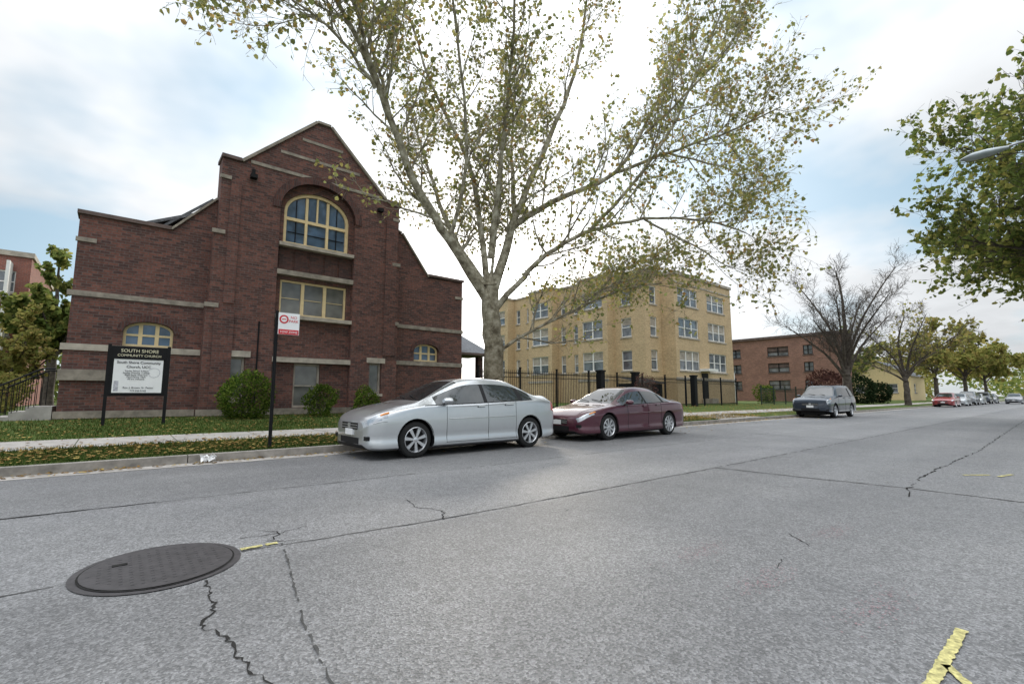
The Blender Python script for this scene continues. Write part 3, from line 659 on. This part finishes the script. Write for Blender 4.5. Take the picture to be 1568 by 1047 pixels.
# ------------------------------------------------------------------ trees
def wander(rng,p,d,L,n,up=.1,jit=.25):
    pts=[p.copy()];d=d.normalized()
    for k in range(n):
        d=(d+Vector((rng.uniform(-jit,jit),rng.uniform(-jit,jit),rng.uniform(-jit,jit)+up))).normalized();p=p+d*(L/n);pts.append(p.copy())
    return pts
def along(pts,t):
    f=t*(len(pts)-1);i=min(int(f),len(pts)-2);return pts[i].lerp(pts[i+1],f-i),(pts[i+1]-pts[i]).normalized(),i,f-i
class Tree:
    def __init__(s,name,seed,bark,leaf,lsize,lens,counts,nleaf,up=(.1,.05,-.05),minr=.006,tmin=.25,keep=1.0):
        s.E=empty(name);s.rng=random.Random(seed);s.w=MB();s.l=MB();s.bark=bark;s.leaf=leaf;s.ls=lsize;s.lens=lens;s.counts=counts;s.nl=nleaf;s.up=up;s.minr=minr;s.tmin=tmin;s.keep=keep
    def limb(s,pts,r0,r1,sides=9,spawn=True,smoothn=4,mult=1.0):
        P=[Vector(p) for p in pts];Q=[]
        for i in range(len(P)-1):
            a=P[max(0,i-1)];b=P[i];c=P[i+1];d=P[min(len(P)-1,i+2)]
            for k in range(smoothn):
                t=k/smoothn;Q.append(Vector([herm(a[q],b[q],c[q],d[q],t,.5) for q in range(3)])+Vector((s.rng.uniform(-1,1),s.rng.uniform(-1,1),s.rng.uniform(-1,1)))*(.03 if i+k>0 else 0))
        Q.append(P[-1]);n=len(Q);R=[r0+(r1-r0)*(k/(n-1))**.8 for k in range(n)]
        s.w.tube(Q,R,sides)
        if spawn: s.spawn(Q,R,0,mult)
        return Q
    def spawn(s,pts,R,lv,mult=1.0):
        rng=s.rng;cnt=int(s.counts[lv]*mult+rng.random())
        for k in range(cnt):
            t=s.tmin+(1-s.tmin)*((k+rng.random())/cnt) if lv==0 else .15+.85*((k+rng.random())/cnt)
            p,tg,i,f=along(pts,min(t,.999))
            rv=Vector((rng.gauss(0,1),rng.gauss(0,1),rng.gauss(0,1)));rv=(rv-tg*rv.dot(tg)).normalized()
            an=rng.uniform(.5,1.15);d=tg*math.cos(an)+rv*math.sin(an)+Vector((0,0,.15))
            L=s.lens[lv]*rng.uniform(.55,1.15)*(1-.35*t)
            r=min((R[i]*(1-f)+R[min(i+1,len(R)-1)]*f)*.6,L*.012+.004);r=max(r,s.minr)
            n=(6,5,3,2)[lv];q=wander(rng,p,d,L,n,s.up[min(lv,2)],(.22,.28,.3,.3)[lv])
            rr=[max(s.minr*.6,r*(1-.8*j/n)) for j in range(n+1)]
            s.w.tube(q,rr,(6,4,3,3)[lv])
            if lv+1<len(s.counts): s.spawn(q,rr,lv+1)
            if lv+1>=len(s.counts): s.leaves(q)
    def leaves(s,q):
        rng=s.rng
        n=s.nl if rng.random()<s.keep else 0
        n=int(n+rng.random())
        for k in range(n):
            p,tg,_,_=along(q,rng.uniform(.2,.999))
            s.leaf1(p+Vector((rng.uniform(-.06,.06),rng.uniform(-.06,.06),rng.uniform(-.1,.03))))
    def leaf1(s,p):
        rng=s.rng;z=s.ls*rng.uniform(.6,1.25)
        a=Vector((rng.gauss(0,1),rng.gauss(0,1),rng.gauss(0,.7)-.6)).normalized();b=a.cross(Vector((rng.gauss(0,1),rng.gauss(0,1),rng.gauss(0,1)))).normalized()
        c=a.cross(b)*.15
        s.l.face([p,p+(a*.3+b*.5)*z+c*z,p+(a*.75+b*.35)*z,p+a*z-c*z,p+(a*.7-b*.38)*z,p+(a*.25-b*.5)*z+c*z])
    def done(s):
        s.w.obj('trunk_and_branches',[s.bark],s.E,True)
        if s.l.f: s.l.obj('leaves',[s.leaf],s.E)
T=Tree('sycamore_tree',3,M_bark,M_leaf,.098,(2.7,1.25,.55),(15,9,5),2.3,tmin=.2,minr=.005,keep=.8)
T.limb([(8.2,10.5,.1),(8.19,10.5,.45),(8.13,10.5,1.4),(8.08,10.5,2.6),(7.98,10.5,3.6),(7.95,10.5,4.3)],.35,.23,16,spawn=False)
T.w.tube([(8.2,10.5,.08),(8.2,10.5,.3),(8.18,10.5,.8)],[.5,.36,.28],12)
T.limb([(7.9,10.5,3.8),(6.6,10.5,5.3),(5.6,10.4,6.3),(4.7,10.2,7.7),(4.0,10,8.9),(2.9,9.5,9.7),(1.5,9.1,10.2)],.15,.03,mult=1.6)
T.limb([(4.2,10.1,8.4),(3.2,9.7,8.9),(2.2,9.3,8.9),(1.5,9.0,8.6)],.045,.012,mult=1.3)
T.limb([(4.75,10.2,7.6),(4.5,10.8,9.6),(4.0,11.3,12)],.07,.02)
T.limb([(4.0,10,8.9),(3.2,9.7,11),(2.6,9.4,13)],.05,.02)
T.limb([(7.93,10.5,4.1),(7.95,10.9,5.6),(7.77,11.3,8.2),(6.7,11.8,10.5),(6.0,12.2,13)],.12,.025)
T.limb([(8.0,10.45,4.0),(8.45,10.35,5.4),(8.77,10.3,6.5),(9.77,9.9,9.1),(10.6,9.5,11.5),(10.9,9.2,14)],.17,.03,mult=1.1)
T.limb([(8.77,10.3,6.5),(9.6,11.5,8.7),(10.5,12.5,11),(11,13,13.5)],.09,.02)
T.limb([(8.65,10.32,6.1),(9.6,9.7,6.9),(11.2,8.5,7.9),(12.4,7.9,10.1),(13.2,7.2,12)],.11,.025)
T.limb([(11.2,8.5,7.9),(12.6,7.2,8.6),(13.9,6.0,9.2),(14.8,5.0,9.8)],.06,.018,mult=1.3)
T.limb([(12.0,7.9,9.2),(13.2,6.6,10.9),(14.0,5.6,12.4)],.05,.018)
T.limb([(12.4,7.4,8.5),(13.6,6.3,8.0),(14.4,5.6,7.3)],.04,.012)
T.limb([(8.02,10.4,3.5),(8.7,9.9,4.5),(9.3,9.5,5.2),(10.3,8.8,5.9),(11.8,7.9,6.4),(13.2,6.8,6.4),(14.2,6,6.0)],.10,.02,mult=1.4)
T.limb([(11.8,7.9,6.4),(13.0,7.0,5.6),(13.9,6.3,4.9)],.04,.01,mult=.9)
T.limb([(8.05,10.45,2.3),(8.9,10.1,2.85),(10.2,9.4,3.6),(11.6,8.7,4.3),(12.8,8,4.6)],.06,.018,mult=1.2)
T.limb([(10.2,9.4,3.6),(11.6,9.6,4.4),(13.0,9.8,5.0),(14.4,9.9,5.4)],.04,.012,mult=1.2)
T.limb([(7.9,10.6,4.2),(7.5,11.8,6),(7.3,13,8.5),(7.1,14,11)],.11,.025)
T.limb([(7.6,11.5,5.4),(9.0,12.8,6.6),(10.6,14,7.6)],.07,.02)
T.limb([(7.9,10.4,5.0),(7.6,9.6,7.2),(7.0,8.4,9.4),(6.3,7.3,11.6)],.09,.02)
T.limb([(7.95,10.5,4.3),(8.5,10.7,7.5),(8.8,10.8,12)],.06,.02)
T.limb([(10.3,8.8,5.9),(11,7.4,7.4),(11.4,6.2,9.2),(11.6,5.2,11.2)],.06,.02)
T.limb([(6.6,10.5,5.3),(6.5,9.6,7.4),(5.6,8.7,9.6),(4.6,8,11.6)],.06,.02)
T.done()
def autotree(name,seed,x,y,h,r,bark,leaf,ls,nl,counts=(12,6,4),z0=.2,tr=.2,nl_limb=7,fork=.3,keep=1.0,minr=.008,lens=None):
    rng=random.Random(seed);lens=lens or (r*.5,r*.24,r*.13)
    T=Tree(name,seed,bark,leaf,ls,lens,counts,nl,minr=minr,keep=keep)
    T.limb([(x,y,z0-.1),(x+rng.uniform(-.1,.1),y,z0+h*fork*.5),(x+rng.uniform(-.2,.2),y,z0+h*fork)],tr*1.25,tr*.85,10,spawn=False)
    T.limb([(x,y,z0+h*fork),(x+rng.uniform(-.5,.5),y+rng.uniform(-.5,.5),z0+h*.65),(x+rng.uniform(-.8,.8),y+rng.uniform(-.8,.8),z0+h*.93)],tr*.7,.03)
    for k in range(nl_limb):
        a=2*math.pi*(k+rng.uniform(-.25,.25))/nl_limb;rr=r*rng.uniform(.7,1.0);hz=h*rng.uniform(.5,.9)
        zs=z0+h*fork*rng.uniform(.85,1.3)
        T.limb([(x,y,zs),(x+math.cos(a)*rr*.35,y+math.sin(a)*rr*.35,zs+(hz-zs)*.5),(x+math.cos(a)*rr,y+math.sin(a)*rr,z0+hz)],tr*.5,.025,7)
    T.done();return T
autotree('bare_tree',11,41.6,10.9,11.2,4.3,M_bark2,M_leafy,.2,0,(14,8,5),tr=.3,nl_limb=9,fork=.22,minr=.010)
autotree('street_tree',12,27,-2.9,12.4,7.0,M_bark2,M_leafg,.17,5,(17,9,4),tr=.3,fork=.34,nl_limb=18,keep=.85)
autotree('bare_tree',13,60,10.8,9.5,5,M_bark2,M_leafy,.25,.3,(11,6,4),tr=.25,fork=.25,minr=.012)
autotree('yellow_tree',14,74,10.6,10,4.5,M_bark2,M_leafy,.3,2,(9,6,4),tr=.22)
autotree('green_tree',15,52,33,13,5.5,M_bark2,M_leafg,.4,4,(9,6,4),z0=.5,tr=.3)
autotree('green_tree',16,-3.0,38,9.6,2.3,M_bark2,M_leafg,.28,4,(9,6,3),z0=.5,tr=.25)
autotree('yellow_tree',17,-3.3,26,4.0,1.5,M_bark2,M_leafy,.14,3,(9,6,3),z0=.5,tr=.1,fork=.15)
autotree('yellow_tree',18,96,10.5,11,5,M_bark2,M_leafy,.45,2.5,(8,5,3),tr=.25)
autotree('green_tree',19,84,22,10,5,M_bark2,M_leafg,.45,2.5,(8,5,3),tr=.25)
autotree('yellow_tree',20,120,10.5,12,5.5,M_bark2,M_leafy,.6,3,(8,5,3),tr=.25)
def shrub(name,c,rad,n,ls,mat,seed=1,branches=10,lump=.35):
    rng=random.Random(seed);E=empty(name);l=MB();w=MB()
    lum=[(Vector((rng.gauss(0,1),rng.gauss(0,1),rng.gauss(0,1))).normalized(),rng.uniform(-lump,lump)) for _ in range(14)]
    for k in range(n):
        d=Vector((rng.gauss(0,1),rng.gauss(0,1),rng.gauss(0,1))).normalized()
        f=1+sum(a*max(0,d.dot(v))**6 for v,a in lum);rr=f*rng.uniform(.35,1)**.35*(1+abs(rng.gauss(0,.06)))
        p=Vector((c[0]+d.x*rad[0]*rr,c[1]+d.y*rad[1]*rr,c[2]+d.z*rad[2]*rr))
        if p.z<c[2]-rad[2]*.97: continue
        z=ls*rng.uniform(.6,1.3);a=(d*.6+Vector((rng.gauss(0,1),rng.gauss(0,1),rng.gauss(0,1)))).normalized();b=a.cross(Vector((rng.gauss(0,1),rng.gauss(0,1),rng.gauss(0,1)))).normalized()
        l.face([p,p+(a*.45+b*.32)*z,p+a*z,p+(a*.45-b*.32)*z])
    for k in range(branches):
        a=rng.uniform(0,6.28);q=(c[0]+math.cos(a)*rad[0]*.6,c[1]+math.sin(a)*rad[1]*.6,c[2]+rad[2]*rng.uniform(.2,.8));w.tube([(c[0],c[1],c[2]-rad[2]),q],[.02,.006],4)
    l.obj('leaves',[mat],E)
    if w.f: w.obj('stems',[M_bark2],E)
shrub('bush',(3.05,16.4,1.05),(.66,.55,.72),5200,.075,M_bush,1,lump=.5)
shrub('bush',(5.35,16.5,.95),(.45,.42,.5),3200,.07,M_bush,2,lump=.5)
shrub('bush',(6.95,16.5,.88),(.42,.4,.45),2800,.07,M_bush,3,lump=.5)
shrub('purple_bush',(47.5,13.8,1.9),(2.0,1.3,1.6),3000,.2,M_purp,4)
shrub('evergreen_shrub',(60,14.5,1.7),(1.6,1.2,1.5),2600,.22,M_pine,5)
shrub('evergreen_shrub',(66,14.2,1.5),(1.3,1.2,1.2),2000,.22,M_pine,6)
shrub('twiggy_shrub',(22.2,15.2,1.3),(.9,.6,1.0),900,.08,M_purp,7,90)
shrub('bush',(-3.4,22,1.2),(1.0,.8,.8),3000,.12,M_leafy,8)
shrub('bush',(45,18,1.3),(1.3,.8,.9),1500,.15,M_bush,9)
shrub('distant_trees',(170,40,5),(40,14,7),9000,1.0,M_leafy,10,0,lump=.7)
shrub('distant_trees',(230,2,6),(50,14,7.5),9000,1.2,M_leafg,12,0,lump=.7)
shrub('distant_trees',(-14,70,4),(16,8,5),6000,.8,M_leafg,13,0,lump=.7)
shrub('distant_trees',(110,45,4),(28,8,4.5),6000,.8,M_leafg,14,0,lump=.7)
def field(name,rects,mat,h,seed):
    rng=random.Random(seed);mb=MB()
    for (x0,x1,y0,y1,z0,z1,n) in rects:
        for k in range(n):
            x=rng.uniform(x0,x1);y=rng.uniform(y0,y1);z=z0+(z1-z0)*(y-y0)/(y1-y0);hh=h*rng.uniform(.4,1.3);a=rng.uniform(0,3.14);w=.008+.004*rng.random();lx,ly=rng.gauss(0,.02),rng.gauss(0,.02)
            mb.face([(x-w*math.cos(a),y-w*math.sin(a),z-.01),(x+w*math.cos(a),y+w*math.sin(a),z-.01),(x+lx,y+ly,z+hh)])
    mb.obj(name,[mat])
field('grass_tufts',[(-2,6,9.78,11.18,.125,.22,18000),(6,24,9.78,11.18,.125,.22,7000),(-3,12,13.0,15,.25,.36,13000),(-3,12,15,17.3,.36,.48,9000)],M_blade,.07,5)
def litter(name,rects,seed,sz=.036):
    rng=random.Random(seed);mb=MB()
    for (x0,x1,y0,y1,z0,z1,n) in rects:
        for k in range(n):
            x=rng.uniform(x0,x1);y=y0+(y1-y0)*rng.random();z=z0+(z1-z0)*(y-y0)/(y1-y0)+rng.uniform(.01,.03);s_=sz*rng.uniform(.5,1.2);a=rng.uniform(0,6.28)
            ca,sa=math.cos(a)*s_,math.sin(a)*s_;t=[rng.uniform(-.3,.3)*s_ for _ in range(4)]
            mb.face([(x+ca,y+sa,z+t[0]),(x-sa*.7,y+ca*.7,z+t[1]),(x-ca,y-sa,z+t[2]),(x+sa*.7,y-ca*.7,z+t[3])])
    mb.obj(name,[M_fall])
litter('fallen_leaves',[(-3.5,24,9.78,11.18,.16,.27,7500),(-3.5,30,9.35,9.6,.0,.0,1200),(-3.5,25,11.2,13,.235,.265,450),(-3.5,12,13,17,.28,.5,2200),(12,40,13,16.4,.28,.48,3500),(15,40,9.8,13,.16,.28,3500),(3,30,7.5,9.3,0,0,70)],6)

# ------------------------------------------------------------------ sky and sun
sun_dir=Vector((.618,.758,.25)).normalized()
W=bpy.data.worlds.new('World');S.world=W;W.use_nodes=True;nt=W.node_tree;L=nt.links.new
bg=nt.nodes['Background'];bg.inputs[1].default_value=.1
sky=N(nt,'ShaderNodeTexSky',sky_type='NISHITA');sky.sun_disc=False;sky.sun_elevation=math.radians(14.3);sky.sun_rotation=math.radians(39.2)
tc=N(nt,'ShaderNodeTexCoord');sp=N(nt,'ShaderNodeSeparateXYZ');L(tc.outputs['Generated'],sp.inputs[0])
def mth(op,a,b=None,c=None):
    n=N(nt,'ShaderNodeMath',operation=op)
    for i,v in enumerate((a,b,c)):
        if v is None: continue
        if hasattr(v,'is_linked'): L(v,n.inputs[i])
        else: n.inputs[i].default_value=v
    return n.outputs[0]
zp=mth('MAXIMUM',sp.outputs[2],0.0)
zc=mth('ADD',zp,.22)
cmb=N(nt,'ShaderNodeCombineXYZ');L(mth('DIVIDE',sp.outputs[0],zc),cmb.inputs[0]);L(mth('DIVIDE',sp.outputs[1],zc),cmb.inputs[1]);cmb.inputs[2].default_value=3.7
cl=noise(nt,1.0,5,.5,cmb.outputs[0]);cl2=noise(nt,2.2,4,.55,cmb.outputs[0])
dp=N(nt,'ShaderNodeVectorMath',operation='DOT_PRODUCT');L(tc.outputs['Generated'],dp.inputs[0]);dp.inputs[1].default_value=sun_dir
d0=mth('MAXIMUM',dp.outputs['Value'],0.0)
glow=mth('ADD',mth('MULTIPLY',mth('POWER',d0,7.0),8.0),mth('ADD',mth('MULTIPLY',mth('POWER',d0,60.0),14.0),mth('MULTIPLY',mth('POWER',d0,900.0),120.0)))
base=mth('ADD',mth('MULTIPLY',cl2,5.5),4.6)
zen_fill=mth('MULTIPLY',mth('POWER',zp,4.0),36.0)  # extra brightness added overhead, above the frame, to light the scene
back_fill=mth('MULTIPLY',mth('MAXIMUM',mth('MULTIPLY',dp.outputs['Value'],-1.0),0.0),5.5)  # added fill from the unseen sky behind the camera
tot=mth('ADD',mth('ADD',base,glow),mth('ADD',zen_fill,back_fill))
warm=mth('MULTIPLY',mth('POWER',d0,40.0),2.0)
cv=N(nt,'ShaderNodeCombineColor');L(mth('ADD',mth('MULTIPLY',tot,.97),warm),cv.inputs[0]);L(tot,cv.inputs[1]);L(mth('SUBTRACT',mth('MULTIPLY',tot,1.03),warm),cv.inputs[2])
mask=ramp(nt,cl,[(.40,.08),(.53,1.0)])
blue=mixc(nt,.6,sky.outputs[0],(4.2,6.8,8.8))
blue=mixc(nt,1.0,blue,mixc(nt,1.0,glow,(0,0,0),'ADD'),'ADD')
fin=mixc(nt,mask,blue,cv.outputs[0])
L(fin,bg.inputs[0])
sl=bpy.data.lights.new('sun','SUN');sl.energy=2.0;sl.angle=math.radians(10);sl.color=(1,.9,.75)
so=bpy.data.objects.new('sun',sl);COL.objects.link(so);so.rotation_euler=sun_dir.to_track_quat('Z','Y').to_euler();so.location=(0,0,30)
# ------------------------------------------------------------------ camera
th=math.radians(50.08);p=math.atan(82.5/720)
R_=Vector((math.sin(th),-math.cos(th),0));D_=Vector((math.cos(th)*math.cos(p),math.sin(th)*math.cos(p),math.sin(p)));U_=R_.cross(D_)
cam=bpy.data.cameras.new('camera');cam.sensor_width=36;cam.lens=720/1568*36;cam.clip_end=4000;cam.clip_start=.05
co=bpy.data.objects.new('camera',cam);COL.objects.link(co)
m=Matrix((R_,U_,-D_)).transposed().to_4x4();m.translation=Vector((0,0,1.12));co.matrix_world=m
S.camera=co
S.view_settings.view_transform='Standard';S.view_settings.look='None';S.view_settings.exposure=0
